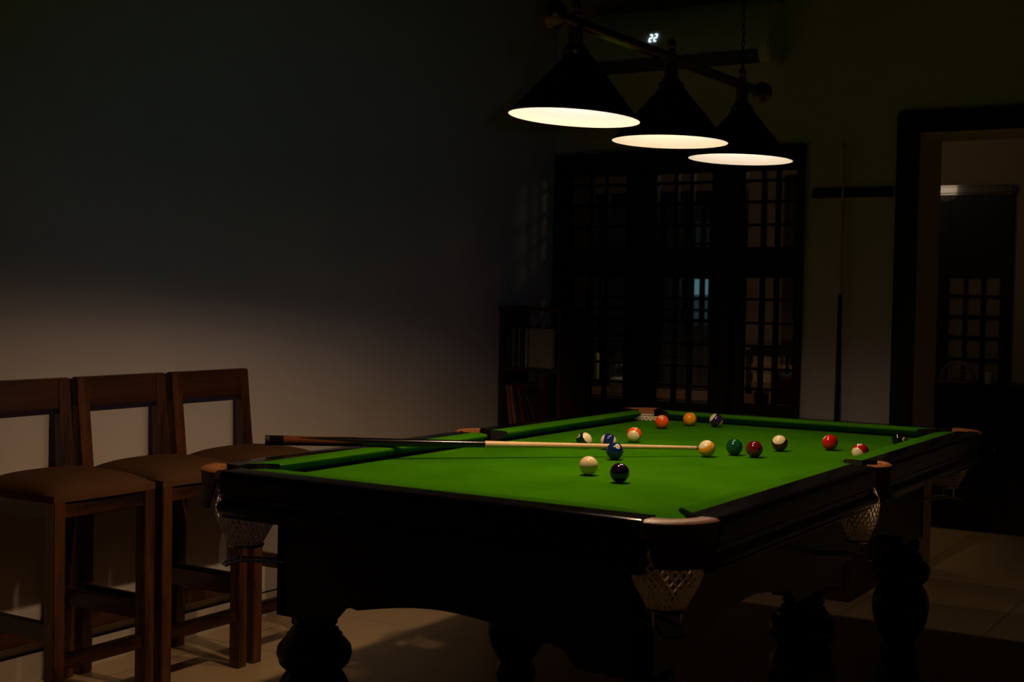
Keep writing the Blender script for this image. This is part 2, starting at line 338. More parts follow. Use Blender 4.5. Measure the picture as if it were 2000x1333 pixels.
# bed: rectangle with round bites at the pockets
ex, ey, rb = 0.655, 1.235, 0.066
def bite(cx, cy, a_in, a_out): return arc(cx, cy, rb, a_in, a_out, 10)
dyc = ey - 1.178; dxc = ex - 0.600
aC = math.asin(min(1, dyc / rb)); aC2 = math.acos(min(1, dxc / rb))
pts = []
pts += [(ex, -0.066)] if False else []
sb = math.acos((ex - 0.658) / rb)
pts += arc(0.658, 0, rb, 2 * PI - sb, sb, 10)[::1]                         # right side pocket, y- to y+ through the inside
pts += arc(0.600, 1.178, rb, -aC2, -2 * PI + aC + PI - 0.0, 10)[::1] if False else arc(0.600, 1.178, rb, -math.acos(dxc / rb), -PI - math.asin(dyc / rb), 10)
L = [(x, y) for x, y in pts]
L += [(-x, y) for x, y in arc(0.600, 1.178, rb, -math.acos(dxc / rb), -PI - math.asin(dyc / rb), 10)][::-1]
L += [(-x, y) for x, y in arc(0.658, 0, rb, sb, 2 * PI - sb, 10)]
L += [(-x, -y) for x, y in arc(0.600, 1.178, rb, -math.acos(dxc / rb), -PI - math.asin(dyc / rb), 10)]
L += [(x, -y) for x, y in arc(0.600, 1.178, rb, -math.acos(dxc / rb), -PI - math.asin(dyc / rb), 10)][::-1]
bm = bmesh.new(); add_prism(bm, L, 'Z', BED - 0.03, BED)
bmesh.ops.triangulate(bm, faces=[f for f in bm.faces if len(f.verts) > 4])
bed = obj('bed_cloth', bm, M['felt'], T); bed['label'] = 'green cloth playing surface'
# cushions: nose line, joint line
def cushion(n0, n1, j0, j1, inward):
    bm = bmesh.new(); n0, n1, j0, j1 = map(Vector, (n0, n1, j0, j1)); inn = Vector(inward)
    secs = []
    for nz, jt in ((n0, j0), (n1, j1)):
        s = [(jt, RT), (jt + (nz - jt) * 0.45, RT + 0.0005), (nz - inn * 0.006, RT - 0.0015), (nz, RT - 0.006), (nz - inn * 0.001, RT - 0.011), (nz - inn * 0.030, BED + 0.006), (jt, BED)]
        secs.append([bm.verts.new((p.x, p.y, z)) for p, z in s])
    # subdivide along for rounded ends
    for a, b in zip(range(7), list(range(1, 7)) + [0]): bm.faces.new((secs[0][a], secs[0][b], secs[1][b], secs[1][a]))
    bm.faces.new(secs[0][::-1]); bm.faces.new(secs[1])
    bmesh.ops.bevel(bm, geom=[e for e in bm.edges if len(e.link_faces) == 2 and e.calc_face_angle(0) > 0.9 and e.calc_length() < 0.12], offset=0.006, segments=3, affect='EDGES')
    run = (n1 - n0).normalized(); bm.normal_update()
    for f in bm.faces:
        if abs(f.normal.x * run.x + f.normal.y * run.y) > 0.55: f.material_index = 1     # end faces at the pocket jaws set black
    o = auto(obj('cushion', bm, [M['felt'], M['bumper_and_jaw']], T), 40)
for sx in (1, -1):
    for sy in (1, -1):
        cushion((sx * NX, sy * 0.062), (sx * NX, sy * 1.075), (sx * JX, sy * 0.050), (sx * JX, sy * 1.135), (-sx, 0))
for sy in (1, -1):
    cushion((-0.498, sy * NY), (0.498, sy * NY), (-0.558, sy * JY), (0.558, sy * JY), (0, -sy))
# rails: moulded section, d = distance out from the joint line
RS = [(0.0, RT - 0.055), (0.0, RT), (0.062, RT)] + [(0.062 + 0.0155 * math.sin(PI / 2 * k / 7), RT - 0.0155 + 0.0155 * math.cos(PI / 2 * k / 7)) for k in range(1, 8)] + [ (0.0775, RT - 0.055), (0.071, RT - 0.062), (0.071, RT - 0.074),
      (0.080, RT - 0.080), (0.086, RT - 0.088), (0.086, RT - 0.096), (0.080, RT - 0.104), (0.066, RT - 0.110), (0.066, RT - 0.118), (-0.05, RT - 0.118), (-0.05, RT - 0.055)]
for sx in (1, -1):
    for a, b in ((0.066, 1.168), (-1.168, -0.066)):
        bm = bmesh.new(); add_prism(bm, [(sx * (JX + d), z) for d, z in RS], 'Y', a, b)
        auto(obj('rail', bm, M['rail_black'], T), 30)
for sy in (1, -1):
    bm = bmesh.new(); add_prism(bm, [(sy * (JY + d), z) for d, z in RS], 'X', -0.588, 0.588)
    auto(obj('rail', bm, M['rail_black'], T), 30)
# cabinet: four arched aprons
def apron_profile(h, arches, edge, zt=0.805):
    p = [(-h, zt), (-h, edge)]
    for c, w, zs, zp in arches:
        p += [(c - w - 0.09, edge), (c - w - 0.055, edge + 0.038), (c - w - 0.02, zs + 0.004)]
        p += [(c - w + 2 * w * i / 16, zs + (zp - zs) * math.sin(PI * i / 16)) for i in range(17)]
        p += [(c + w + 0.02, zs + 0.004), (c + w + 0.055, edge + 0.038), (c + w + 0.09, edge)]
    p += [(h, edge), (h, zt)]
    return p
CX, CY = 0.535, 1.13
bm = bmesh.new()
for s in (1, -1):
    add_prism(bm, apron_profile(CX, [(0.0, 0.27, 0.552, 0.588)], 0.507), 'Y', s * (CY - 0.03), s * CY)
    add_prism(bm, apron_profile(CY, [(0.54, 0.26, 0.552, 0.588), (-0.54, 0.26, 0.552, 0.588)][::-1], 0.507), 'X', s * (CX - 0.03), s * CX)
for sx in (1, -1):
    for yy in (-1.03, 0, 1.03): add_box(bm, sx * 0.49 - 0.07, sx * 0.49 + 0.035, yy - 0.07, yy + 0.07, 0.495, 0.70)
add_box(bm, -CX, CX, -CY, CY, 0.78, 0.81)
obj('cabinet', bm, M['black'], T)
LEG = [(0.075, 0.0), (0.075, 0.03), (0.066, 0.05), (0.060, 0.07), (0.067, 0.10), (0.060, 0.125), (0.052, 0.135), (0.057, 0.145), (0.079, 0.18), (0.094, 0.225), (0.099, 0.265),
       (0.096, 0.30), (0.086, 0.325), (0.073, 0.343), (0.076, 0.349), (0.092, 0.365), (0.100, 0.39), (0.097, 0.41), (0.082, 0.428), (0.076, 0.432), (0.074, 0.442), (0.066, 0.448),
       (0.064, 0.456), (0.055, 0.460), (0.055, 0.465), (0.061, 0.472), (0.061, 0.50), (0.055, 0.505)]
bm = bmesh.new(); add_lathe(bm, LEG, 36); lg = auto(obj('leg', bm, M['black'], T), 40)
first = True
for sx in (1, -1):
    for yy in (-1.03, 0, 1.03):
        o = lg if first else lg.copy()
        if not first: C.objects.link(o)
        o.location = (sx * 0.49, yy, 0); first = False
# pockets: leather collar, net bag, ball rack
def net_mesh():
    bm = bmesh.new(); n, rows = 24, 13
    prof = [(0.060, 0.868), (0.068, 0.84), (0.077, 0.80), (0.079, 0.78), (0.073, 0.755), (0.061, 0.73), (0.048, 0.708), (0.040, 0.690)]
    def at(t):
        t *= len(prof) - 1; i = min(int(t), len(prof) - 2); f = t - i
        return tuple(prof[i][k] * (1 - f) + prof[i + 1][k] * f for k in (0, 1))
    P = []
    for j in range(rows + 1):
        r, z = at(j / rows)
        P.append([(r * math.cos(2 * PI * (k + 0.5 * (j % 2)) / n), r * math.sin(2 * PI * (k + 0.5 * (j % 2)) / n), z) for k in range(n)])
    for j in range(rows):
        for k in range(n):
            q = (P[j + 1][k], P[j + 1][(k - 1) % n]) if j % 2 == 0 else (P[j + 1][k], P[j + 1][(k + 1) % n])
            for e in q: add_tube(bm, [P[j][k], e], 0.0027, 4, caps=False)
    for j in (0, rows): add_tube(bm, P[j], 0.0028, 5, closed=True)
    return bm
net0 = obj('net', net_mesh(), M['net'])
def rack_mesh():
    bm = bmesh.new()                                       # two iron rods running inward with a leather-capped ring
    add_tube(bm, [(0.043 * math.cos(a), 0.043 * math.sin(a), 0.689) for a in [2 * PI * k / 24 for k in range(24)]], 0.0042, 6, closed=True)
    for s in (1, -1):
        add_tube(bm, [(0.050, s * 0.024, 0.640), (0.02, s * 0.024, 0.652), (-0.16, s * 0.024, 0.640)], 0.0042, 8)
        add_tube(bm, [(0.012, s * 0.034, 0.689), (0.012, s * 0.03, 0.655)], 0.0034, 6)
    add_tube(bm, [(0.050, -0.024, 0.640), (0.058, 0, 0.640), (0.050, 0.024, 0.640)], 0.0042, 8)
    return bm
rack0 = obj('ball_rack', rack_mesh(), M['steel'])
def collar(side):
    """leather collar: flat top ring section with a hanging skirt; built around the pocket centre, opening to -X"""
    bm = bmesh.new(); a = 0.80 if not side else 1.15; lowk = 0.72 if not side else 0.50
    ro, ri = (0.118, 0.072) if not side else (0.078, 0.056)
    sk = [(ri, RT - 0.03), (ri, RT - 0.001), (ri + 0.004, RT + 0.0015), (ro - 0.008, RT + 0.0015), (ro, RT - 0.0035), (ro - 0.003, RT - 0.02), (ro - 0.004, RT - 0.06), (ro + 0.004, RT - 0.093), (ro + 0.004, RT - 0.097), (ro - 0.004, RT - 0.097), (ro - 0.010, RT - 0.06), (ro - 0.012, RT - 0.03)]
    n = 20; rings = []
    for i in range(n + 1):
        t = -a + 2 * a * i / n
        g = lambda z: t * (1.0 if z > RT - 0.022 else 1.0 + (lowk - 1.0) * min(1.0, (RT - 0.022 - z) / (0.035 if side else 0.07)))
        rings.append([bm.verts.new((r * math.cos(g(z)), r * math.sin(g(z)), z)) for r, z in sk])
    m = len(sk)
    for A, B in zip(rings, rings[1:]):
        for k in range(m): bm.faces.new((A[k], A[(k + 1) % m], B[(k + 1) % m], B[k]))
    bm.faces.new(rings[0][::-1]); bm.faces.new(rings[-1])
    bmesh.ops.recalc_face_normals(bm, faces=bm.faces)
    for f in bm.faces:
        if f.calc_center_median().z < RT - 0.006 and math.hypot(*f.calc_center_median().xy) > (ri + ro) / 2: f.material_index = 1  # outer faces below the rim take the darker leather
    return bm
def place_pocket(base, net, rack, cx, cy, ang):
    base.location = (cx, cy, 0); base.rotation_euler = (0, 0, ang)
cc = auto(obj('corner_pocket', collar(False), [M['leather'], M['leather_dark']], T), 40); cs = auto(obj('side_pocket', collar(True), [M['leather'], M['leather_dark']], T), 40)
for src, spots in ((cc, PC), (cs, PS)):
    for i, (cx, cy, ang) in enumerate(spots):
        o = src if i == 0 else src.copy()
        if i: C.objects.link(o)
        o.location = (cx, cy, 0); o.rotation_euler = (0, 0, ang)
        for k, (q, used) in enumerate(((net0, None), (rack0, None))):
            c = q.copy(); C.objects.link(c); c.parent = o
            if src is cs: c.location = (-0.012, 0, -0.022); c.scale = (0.74, 0.74, 1)
        o['label'] = 'tan leather pocket collar'
bpy.data.objects.remove(net0); bpy.data.objects.remove(rack0)

# ------------------------------------------------------------------ balls
R = 0.0262
def frame_at(p):
    v = (CAM - Vector(p)).normalized(); r = Vector((0, 0, 1)).cross(v).normalized(); u = v.cross(r); return r, u, v
DIG = {'1': [[(-.25, .6), (.05, 1), (.05, -1)]], '2': [[(-.5, .6), (-.3, .95), (.2, 1), (.5, .65), (.4, .2), (-.5, -1), (.55, -1)]],
       '3': [[(-.5, .8), (0, 1), (.45, .7), (.35, .2), (-.1, .05), (.4, -.1), (.5, -.6), (.1, -1), (-.5, -.8)]], '4': [[(.25, -1), (.25, 1), (-.55, -.35), (.55, -.35)]],
       '5': [[(.45, 1), (-.4, 1), (-.45, .15), (.1, .25), (.5, -.15), (.45, -.7), (0, -1), (-.5, -.8)]], '6': [[(.4, .9), (-.1, .9), (-.45, .2), (-.45, -.6), (0, -1), (.45, -.6), (.4, -.05), (0, .1), (-.4, -.2)]],
       '7': [[(-.5, 1), (.5, 1), (-.1, -1)]], '8': [[(0, .05), (.4, .4), (.3, .9), (-.3, .9), (-.4, .4), (0, .05), (.5, -.4), (.35, -.95), (-.35, -.95), (-.5, -.4), (0, .05)]],
       '9': [[(.4, .2), (0, -.1), (-.4, .15), (-.45, .6), (0, 1), (.4, .7), (.45, 0), (.2, -.8), (-.3, -1)]], '0': [[(0, 1), (-.45, .6), (-.45, -.6), (0, -1), (.45, -.6), (.45, .6), (0, 1)]]}
def sph(center, tx, ty, u, v, r):
    """point on the ball: tangent-plane angles (u, v) about the unit vector center"""
    a = math.hypot(u, v)
    if a < 1e-6: return center * r
    d = (tx * u + ty * v) / a
    return (center * math.cos(a) + d * math.sin(a)) * r
def ball(name, num, pos, col, label, spot=None, axis=None, roll=0.0):
    p = Vector(pos); r, u, v = frame_at(p); D = lambda t: (r * t[0] + u * t[1] + v * t[2]).normalized()
    bm = bmesh.new(); bmesh.ops.create_icosphere(bm, subdivisions=5, radius=R)
    ax = D(axis) if axis else None
    m = M['cue_ball'] if num is None else ball_mat(name + '_resin', col, ax)
    o = obj(name, bm, m, None, True, p); tag(o, label, 'ball', 'pool balls')
    if num is None: return
    s = D(spot) if spot else (-v + u * 0.1).normalized()
    if ax: s = (s - ax * s.dot(ax)).normalized()
    t1 = ((u if abs(s.dot(u)) < 0.9 else v) - s * s.dot(u if abs(s.dot(u)) < 0.9 else v)).normalized(); t2 = t1.cross(s)
    ty = t1 * math.cos(roll) + t2 * math.sin(roll); tx = ty.cross(s)
    bm = bmesh.new(); A = 0.33; prev = None; c0 = bm.verts.new(s * R * 1.0035)
    for j in range(1, 5):
        ring = [bm.verts.new(sph(s, tx, ty, A * j / 4 * math.cos(2 * PI * k / 28), A * j / 4 * math.sin(2 * PI * k / 28), R * (1.0035 if j < 4 else 0.999))) for k in range(28)]
        for k in range(28):
            if prev is None: bm.faces.new((c0, ring[k], ring[(k + 1) % 28]))
            else: bm.faces.new((prev[k], ring[k], ring[(k + 1) % 28], prev[(k + 1) % 28]))
        prev = ring
    sp = obj('number_spot', bm, M['spot'], o, True)
    bm = bmesh.new(); txt = str(num); hgt = 0.17; w = 0.12
    for i, ch in enumerate(txt):
        off = (i - (len(txt) - 1) / 2) * 0.19
        for st in DIG[ch]:
            P = [sph(s, tx, ty, off + x * w, y * hgt, R * 1.004) for x, y in st]
            Q = []
            for a, b in zip(P, P[1:]): Q += [a.lerp(b, t / 3).normalized() * R * 1.004 for t in range(3)]
            add_tube(bm, Q + [P[-1]], R * 0.034, 6)
    obj('number', bm, M['ink'], sp, True)
Z = BED + R + 0.0007
ball('cue_ball', None, (0.0422, -0.5052, Z), None, 'plain cream cue ball nearest the table end, left of the black-purple ball')
ball('solid_ball', 4, (0.1791, -0.5845, Z), (0.016, 0.004, 0.030), 'dark purple, almost black ball nearest the camera, right of the cream cue ball')
ball('solid_ball', 2, (-0.0648, -0.1425, Z), (0.008, 0.020, 0.115), 'solid blue ball in front of the cue shaft', (0.34, 0.55, 0.76), None, -0.9)
ball('striped_ball', 9, (0.1255, 0.1152, Z), (0.92, 0.38, 0.012), 'yellow striped ball at the tip of the cue', (0.8, 0.25, 0.5), (-0.42, 0.78, 0.45))
ball('solid_ball', 6, (0.1762, 0.2137, Z), (0.004, 0.075, 0.022), 'solid dark green ball right of the yellow striped ball')
ball('solid_ball', 7, (0.2489, 0.2011, Z), (0.125, 0.006, 0.007), 'solid maroon ball between the dark green ball and the maroon striped ball', (0.92, 0.36, 0.1))
ball('striped_ball', 15, (0.2482, 0.4231, Z), (0.060, 0.007, 0.010), 'maroon striped ball with its white cap turned upward', (0.6, -0.5, -0.6), (-0.15, 0.7, 0.69))
ball('solid_ball', 3, (0.3697, 0.5652, Z), (0.58, 0.012, 0.009), 'solid bright red ball left of the red striped ball', (-0.74, 0.6, 0.3))
ball('striped_ball', 11, (0.5362, 0.3588, Z), (0.45, 0.012, 0.008), 'red striped ball half hidden behind the right cushion', (-0.2, 0.8, 0.55), (-0.5, -0.42, 0.75))
ball('solid_ball', 8, (0.531, 0.813, Z), (0.006, 0.006, 0.006), 'black ball with white number ring by the far right cushion', (0.6, 0.06, 0.8))
ball('solid_ball', 5, (-0.3755, 0.8415, Z), (0.92, 0.10, 0.008), 'solid orange-red ball beside the far left corner pocket', (-0.2, 0.72, 0.66))
ball('solid_ball', 1, (-0.3409, 1.0186, Z), (0.95, 0.33, 0.010), 'solid amber yellow ball near the far cushion', (0.62, 0.74, 0.1))
ball('striped_ball', 12, (-0.2418, 1.0458, Z), (0.025, 0.012, 0.085), 'purple striped ball near the far cushion, right of the amber ball', None, (-0.78, 0.6, 0.12))
ball('striped_ball', 13, (-0.2407, 0.3392, Z), (0.95, 0.10, 0.006), 'orange striped ball with a white cap facing the camera', (0.1, 0.92, 0.38), (-0.16, -0.35, 0.92))
ball('striped_ball', 10, (-0.2068, 0.0857, Z), (0.010, 0.022, 0.14), 'blue striped ball behind the cue shaft', None, (0.97, -0.2, 0.02))
ball('striped_ball', 14, (-0.2834, 0.062, Z), (0.004, 0.026, 0.010), 'green striped ball behind the cue shaft, leftmost of the balls', (-0.7, 0.55, 0.45), (0.68, 0.5, 0.54))

# ------------------------------------------------------------------ cue stick lying on the left rail and the bed side
tip = Vector((0.1255, 0.1152, Z)) + Vector((-0.93, -0.18, 0.0)).normalized() * (R + 0.001)
butt = Vector((-0.848, -0.836, 0.9145))
LC = (tip - butt).length
def cue(name, label, group=None):
    q = thing(name, label, 'cue stick', (0, 0, 0), 0, group)
    rad = lambda s: 0.0153 - (0.0153 - 0.0058) * (s / LC) ** 0.92
    def seg(nm, a, b, m, over=0.0, n=8):
        bm = bmesh.new(); pr = [(rad(a + (b - a) * i / n) + over, a + (b - a) * i / n) for i in range(n + 1)]
        bmx = bmesh.new(); add_lathe(bmx, pr, 24)
        bmx.transform(Matrix.Rotation(PI / 2, 4, 'Y')); bm.free()
        return auto(obj(nm, bmx, m, q), 50)
    b = seg('bumper', 0.0, 0.012, M['bumper_and_jaw']); seg('butt_cap', 0.012, 0.052, M['cue_black'])
    f = LC / 1.343
    seg('forearm', 0.052, 0.26 * f, M['cue_butt']); seg('handle', 0.26 * f, 0.655 * f, M['cue_black'])
    seg('shaft', 0.655 * f, LC - 0.028, M['maple']); seg('ferrule', LC - 0.028, LC - 0.008, M['ferrule']); seg('tip', LC - 0.008, LC, M['tip'])
    return q
q = cue('cue_stick', 'pool cue with black butt and pale shaft lying over the left rail')
dv = (tip - butt).normalized(); zz = (Vector((0, 0, 1)) - dv * dv.z).normalized(); yy = zz.cross(dv)
q.matrix_world = Matrix(((dv.x, yy.x, zz.x, butt.x), (dv.y, yy.y, zz.y, butt.y), (dv.z, yy.z, zz.z, butt.z), (0, 0, 0, 1)))
# dark points spliced into the forearm and small silver marks on the butt cap
bm = bmesh.new()
for k in range(4):
    a0 = PI / 4 + k * PI / 2
    pts = [(0.27, 0.62), (0.27, -0.62), (0.09, 0.0)]
    grid = []
    for i in range(9):
        s = 0.268 - (0.268 - 0.085) * i / 8; wdt = 0.74 * (1 - i / 8) + 0.01; rr = 0.0153 - 0.0095 * (s / LC) ** 0.92 + 0.00035
        grid.append([bm.verts.new((s, rr * math.cos(a0 + t * wdt), rr * math.sin(a0 + t * wdt))) for t in (-1, -0.5, 0, 0.5, 1)])
    for A, B in zip(grid, grid[1:]):
        for t in range(4): bm.faces.new((A[t], A[t + 1], B[t + 1], B[t]))
obj('splice_point', bm, M['cue_black'], q, True)
bm = bmesh.new()
for s in (0.026, 0.032, 0.038, 0.043):
    pts = []
    for i in range(6):
        a = -PI * 0.25 - 0.42 * i / 5 - 0.55
        pts.append((s, 0.0149 * math.sin(-a) * -1 if False else 0.0149 * math.cos(a + PI / 2 + 1.05), 0.0149 * math.sin(a + PI / 2 + 1.05)))
    add_tube(bm, pts, 0.0005, 5)
obj('silver_mark', bm, M['silver'], q)

# ------------------------------------------------------------------ billiard light
LY = (-0.553, 0.059, 0.634); RIM = 1.838
lt = thing('billiard_light', 'brass bar pendant light with three black cone shades over the pool table', 'hanging lamp', (0, 0, RIM))
bm = bmesh.new(); zb = 2.096 - RIM
bmx = bmesh.new(); add_tube(bm, [(0, -0.66, zb), (0, 0.81, zb)], 0.0165, 20)
obj('bar', bm, M['brass'], lt, True)
for y in (-0.672, 0.822):
    bm = bmesh.new(); s = -1 if y < 0 else 1
    add_lathe(bm, [(0.002, 0.030), (0.012, 0.028), (0.022, 0.021), (0.034, 0.010), (0.038, 0.0), (0.038, -0.004), (0.034, -0.010), (0.020, -0.016), (0.018, -0.03)], 28)
    bm.transform(Matrix.Rotation(-s * PI / 2, 4, 'X')); bm.transform(Matrix.Translation((0, y, zb)))
    auto(obj('end_knob', bm, M['brass'], lt), 50)
for i, y in enumerate(LY):
    bm = bmesh.new()
    prof = [(0.034, 0.172), (0.037, 0.168), (0.180, 0.002), (0.1815, 0.0), (0.180, -0.001), (0.178, 0.001), (0.0355, 0.166), (0.034, 0.166)]
    seg = 64; rings = [[bm.verts.new((r * math.cos(2 * PI * k / seg), r * math.sin(2 * PI * k / seg), z)) for k in range(seg)] for r, z in prof]
    for a, (A, B) in enumerate(zip(rings, rings[1:])):
        for k in range(seg):
            f = bm.faces.new((A[k], A[(k + 1) % seg], B[(k + 1) % seg], B[k])); f.material_index = 1 if a >= 4 else 0
    f = bm.faces.new(rings[0]); f = bm.faces.new(rings[-1]); f.material_index = 1
    sh = auto(obj('lamp_shade', bm, [M['shade_out'], M['shade_in']], lt, loc=(0, y, 0)), 40)
    bm = bmesh.new(); add_lathe(bm, [(0.040, 0.168), (0.041, 0.178), (0.036, 0.184), (0.030, 0.186), (0.0265, 0.195), (0.0215, 0.198), (0.0205, 0.25)], 28)
    auto(obj('lamp_holder', bm, M['brass'], lt, loc=(0, y, 0)), 40)
    bm = bmesh.new(); add_lathe(bm, [(0.013, zb + 0.012), (0.016, zb + 0.02), (0.013, zb + 0.024), (0.009, zb + 0.03), (0.013, zb + 0.037), (0.014, zb + 0.046), (0.009, zb + 0.056), (0.003, zb + 0.062)], 20)
    auto(obj('finial', bm, M['brass'], lt, loc=(0, y, 0)), 50)
    bm = bmesh.new(); add_lathe(bm, [(0.014, 0.165), (0.015, 0.13), (0.022, 0.115), (0.028, 0.10), (0.026, 0.088), (0.014, 0.078), (0.002, 0.075)], 24)
    auto(obj('bulb', bm, M['bulb'], lt, loc=(0, y, 0)), 60)
    warm = (1.0, 0.64, 0.35)
    sd = bpy.data.lights.new('bulb_beam', 'SPOT'); sd.energy = SPOT_W[i]; sd.color = warm; sd.spot_size = math.radians(152); sd.spot_blend = 0.5; sd.shadow_soft_size = 0.026
    so = bpy.data.objects.new('bulb_beam', sd); C.objects.link(so); so.parent = lt; so.location = (0, y, 0.066)
    gd = bpy.data.lights.new('bulb_glow', 'POINT'); gd.energy = GLOW_W; gd.color = ((1.0, 0.785, 0.86), (1.0, 0.85, 0.76), (1.0, 0.87, 0.88))[i]; gd.shadow_soft_size = 0.012
    go = bpy.data.objects.new('bulb_glow', gd); C.objects.link(go); go.parent = lt; go.location = (0, y, 0.064)
    # the shades do not hang quite plumb
    tq = Matrix.Rotation(math.radians((3.5, 1.3, 1.9)[i]), 4, Vector((-0.527, 0.850, 0)))
    for part in (sh, so, go, bpy.data.objects['bulb' if i == 0 else 'bulb.%03d' % i]):
        base = Vector((0, y, 0)); part.matrix_local = Matrix.Translation(base) @ tq @ Matrix.Translation(part.location - base)
for y in (LY[0] + 0.012, LY[2] - 0.0):
    bm = bmesh.new(); z = zb + 0.062; top = ZC - RIM; k = 0
    add_tube(bm, [(0, y + 0.008 * math.sin(a), zb + 0.068 + 0.008 * math.cos(a)) for a in [2 * PI * t / 14 for t in range(14)]], 0.002, 6, closed=True)
    z += 0.02
    while z < top - 0.03:
        pts = []
        for t in range(14):
            a = 2 * PI * t / 14; h = 0.0055 * math.cos(a); v = 0.0125 * math.sin(a)
            pts.append((h if k % 2 else 0, y + (0 if k % 2 else h), z + v))
        add_tube(bm, pts, 0.0017, 5, closed=True); z += 0.0205; k += 1
    obj('chain', bm, M['black_iron'], lt, True)
    bm = bmesh.new(); add_lathe(bm, [(0.05, top), (0.05, top - 0.008), (0.03, top - 0.022), (0.006, top - 0.034)], 24, (0, y, 0)); auto(obj('ceiling_rose', bm, M['brass'], lt), 40)

# ------------------------------------------------------------------ bar stools
def stool():
    t = thing('bar_stool', '', 'stool')
    o = lambda n, bm, m, sm=False: obj(n, bm, M[m], t, sm)
    for s in (1, -1):
        y0 = s * 0.205 - (0.045 if s > 0 else 0)
        o('front_leg', bev(bx(0.170, 0.215, y0, y0 + 0.045, 0, 0.695), 0.003), 'stool_z')
        y0 = s * 0.205 - (0.048 if s > 0 else 0); bm = bmesh.new()
        add_prism(bm, [(-0.217, 0), (-0.175, 0), (-0.172, 0.69), (-0.200, 0.94), (-0.206, 1.035), (-0.236, 1.035), (-0.228, 0.94), (-0.217, 0.69)], 'Y', y0, y0 + 0.048)
        o('back_leg', bev(bm, 0.003), 'stool_z')
        y0 = s * 0.205 - (0.034 if s > 0 else -0.009); o('side_stretcher', bev(bx(-0.178, 0.172, y0, y0 + 0.025, 0.258, 0.314), 0.003), 'stool_x')
        o('seat_rail', bev(bx(-0.178, 0.172, y0, y0 + 0.025, 0.638, 0.695), 0.003), 'stool_x')
    bm = bmesh.new(); add_prism(bm, [(-0.203, 0.932), (-0.231, 0.932), (-0.2385, 1.037), (-0.209, 1.037)], 'Y', -0.205, 0.205); o('top_rail', bev(bm, 0.003), 'stool_y')
    o('front_stretcher', bev(bx(0.178, 0.206, -0.165, 0.165, 0.168, 0.214), 0.003), 'stool_y')
    o('back_stretcher', bev(bx(-0.210, -0.182, -0.162, 0.162, 0.152, 0.214), 0.003), 'stool_y')
    o('seat_rail', bev(bx(0.178, 0.208, -0.165, 0.165, 0.638, 0.695), 0.003), 'stool_y')
    o('seat_rail', bev(bx(-0.210, -0.182, -0.162, 0.162, 0.638, 0.695), 0.003), 'stool_y')
    # padded seat: super-ellipse plan, domed top
    bm = bmesh.new(); n = 22; hx_, hy_ = 0.203, 0.213; cx = 0.018
    def plan(u, v):
        k = 0.07
        return cx + hx_ * u * math.sqrt(max(0, 1 - k * v * v)), hy_ * v * math.sqrt(max(0, 1 - k * u * u))
    rows = [[(plan(-1 + 2 * i / n, -1 + 2 * j / n), -1 + 2 * i / n, -1 + 2 * j / n) for j in range(n + 1)] for i in range(n + 1)]
    V = [[bm.verts.new((p[0], p[1], 0.712 + 0.046 * ((1 - abs(u) ** 3.2) * (1 - abs(v) ** 3.2)) ** 0.62)) for p, u, v in r] for r in rows]
    for i in range(n):
        for j in range(n): bm.faces.new((V[i][j], V[i + 1][j], V[i + 1][j + 1], V[i][j + 1]))
    edge = [(i, 0) for i in range(n + 1)] + [(n, j) for j in range(1, n + 1)] + [(i, n) for i in range(n - 1, -1, -1)] + [(0, j) for j in range(n - 1, 0, -1)]
    lo = [bm.verts.new((V[i][j].co.x * 1.0, V[i][j].co.y, 0.690)) for i, j in edge]; m = len(edge)
    for k in range(m):
        a, b = edge[k], edge[(k + 1) % m]; bm.faces.new((V[a[0]][a[1]], V[b[0]][b[1]], lo[(k + 1) % m], lo[k]))
    bm.faces.new(lo)
    auto(o('seat', bm, 'seat'), 50)
    return t
st = stool()
for i, (yc, lab) in enumerate(((-0.846, 'dark wooden bar stool with brown seat, nearest the photo left edge'),
                               (-0.403, 'dark wooden bar stool with brown seat, in the middle of the three along the wall'),
                               (0.040, 'dark wooden bar stool with brown seat, its seat partly behind the pool table corner'))):
    s_ = st if i == 0 else copy_tree(st)
    s_.location = (-1.715, yc, 0); s_['label'] = lab; s_['group'] = 'bar stools along the left wall'
s_.rotation_euler = (0, 0, 0)

# ------------------------------------------------------------------ air conditioner
ac = thing('air_conditioner', 'white wall air conditioner showing a lit number high on the back wall', 'air conditioner', (-1.19, YB, 2.535))
bm = bmesh.new(); add_prism(bm, [(0, 0), (-0.17, 0), (-0.205, 0.05), (-0.21, 0.10), (-0.205, 0.27), (-0.17, 0.315), (0, 0.315)], 'X', -0.54, 0.54)
auto(obj('body', bev(bm, 0.008, 2), M['ac'], ac), 40)
bm = bmesh.new(); add_prism(bm, [(-0.168, -0.004), (-0.2135, 0.052), (-0.205, 0.052), (-0.160, -0.004)], 'X', -0.48, 0.48); add_prism(bm, [(-0.19, 0.012), (-0.214, 0.052), (-0.219, 0.050), (-0.194, 0.010)], 'X', -0.47, 0.47)
for x in (-0.42, -0.28, -0.14, 0, 0.14, 0.28, 0.42): add_box(bm, x - 0.002, x + 0.002, -0.205, -0.165, -0.002, 0.045)
obj('louvre', bm, M['ac_dark'], ac)
bm = bmesh.new(); sg = {'2': 'abged'}
def seven(bm, x0, z0, w, h):
    sl = 0.22
    pt = {'a': ((0, 2), (1, 2)), 'b': ((1, 2), (1, 1)), 'g': ((1, 1), (0, 1)), 'e': ((0, 1), (0, 0)), 'd': ((0, 0), (1, 0))}
    for k in 'abged':
        (a, b), (c, d) = pt[k]
        A = Vector((x0 + a * w + b * h / 2 * sl, -0.2105, z0 + b * h / 2)); B = Vector((x0 + c * w + d * h / 2 * sl, -0.2105, z0 + d * h / 2))
        add_tube(bm, [A, B], 0.0029, 6)
seven(bm, -0.113, 0.141, 0.013, 0.034); seven(bm, -0.086, 0.142, 0.013, 0.034)
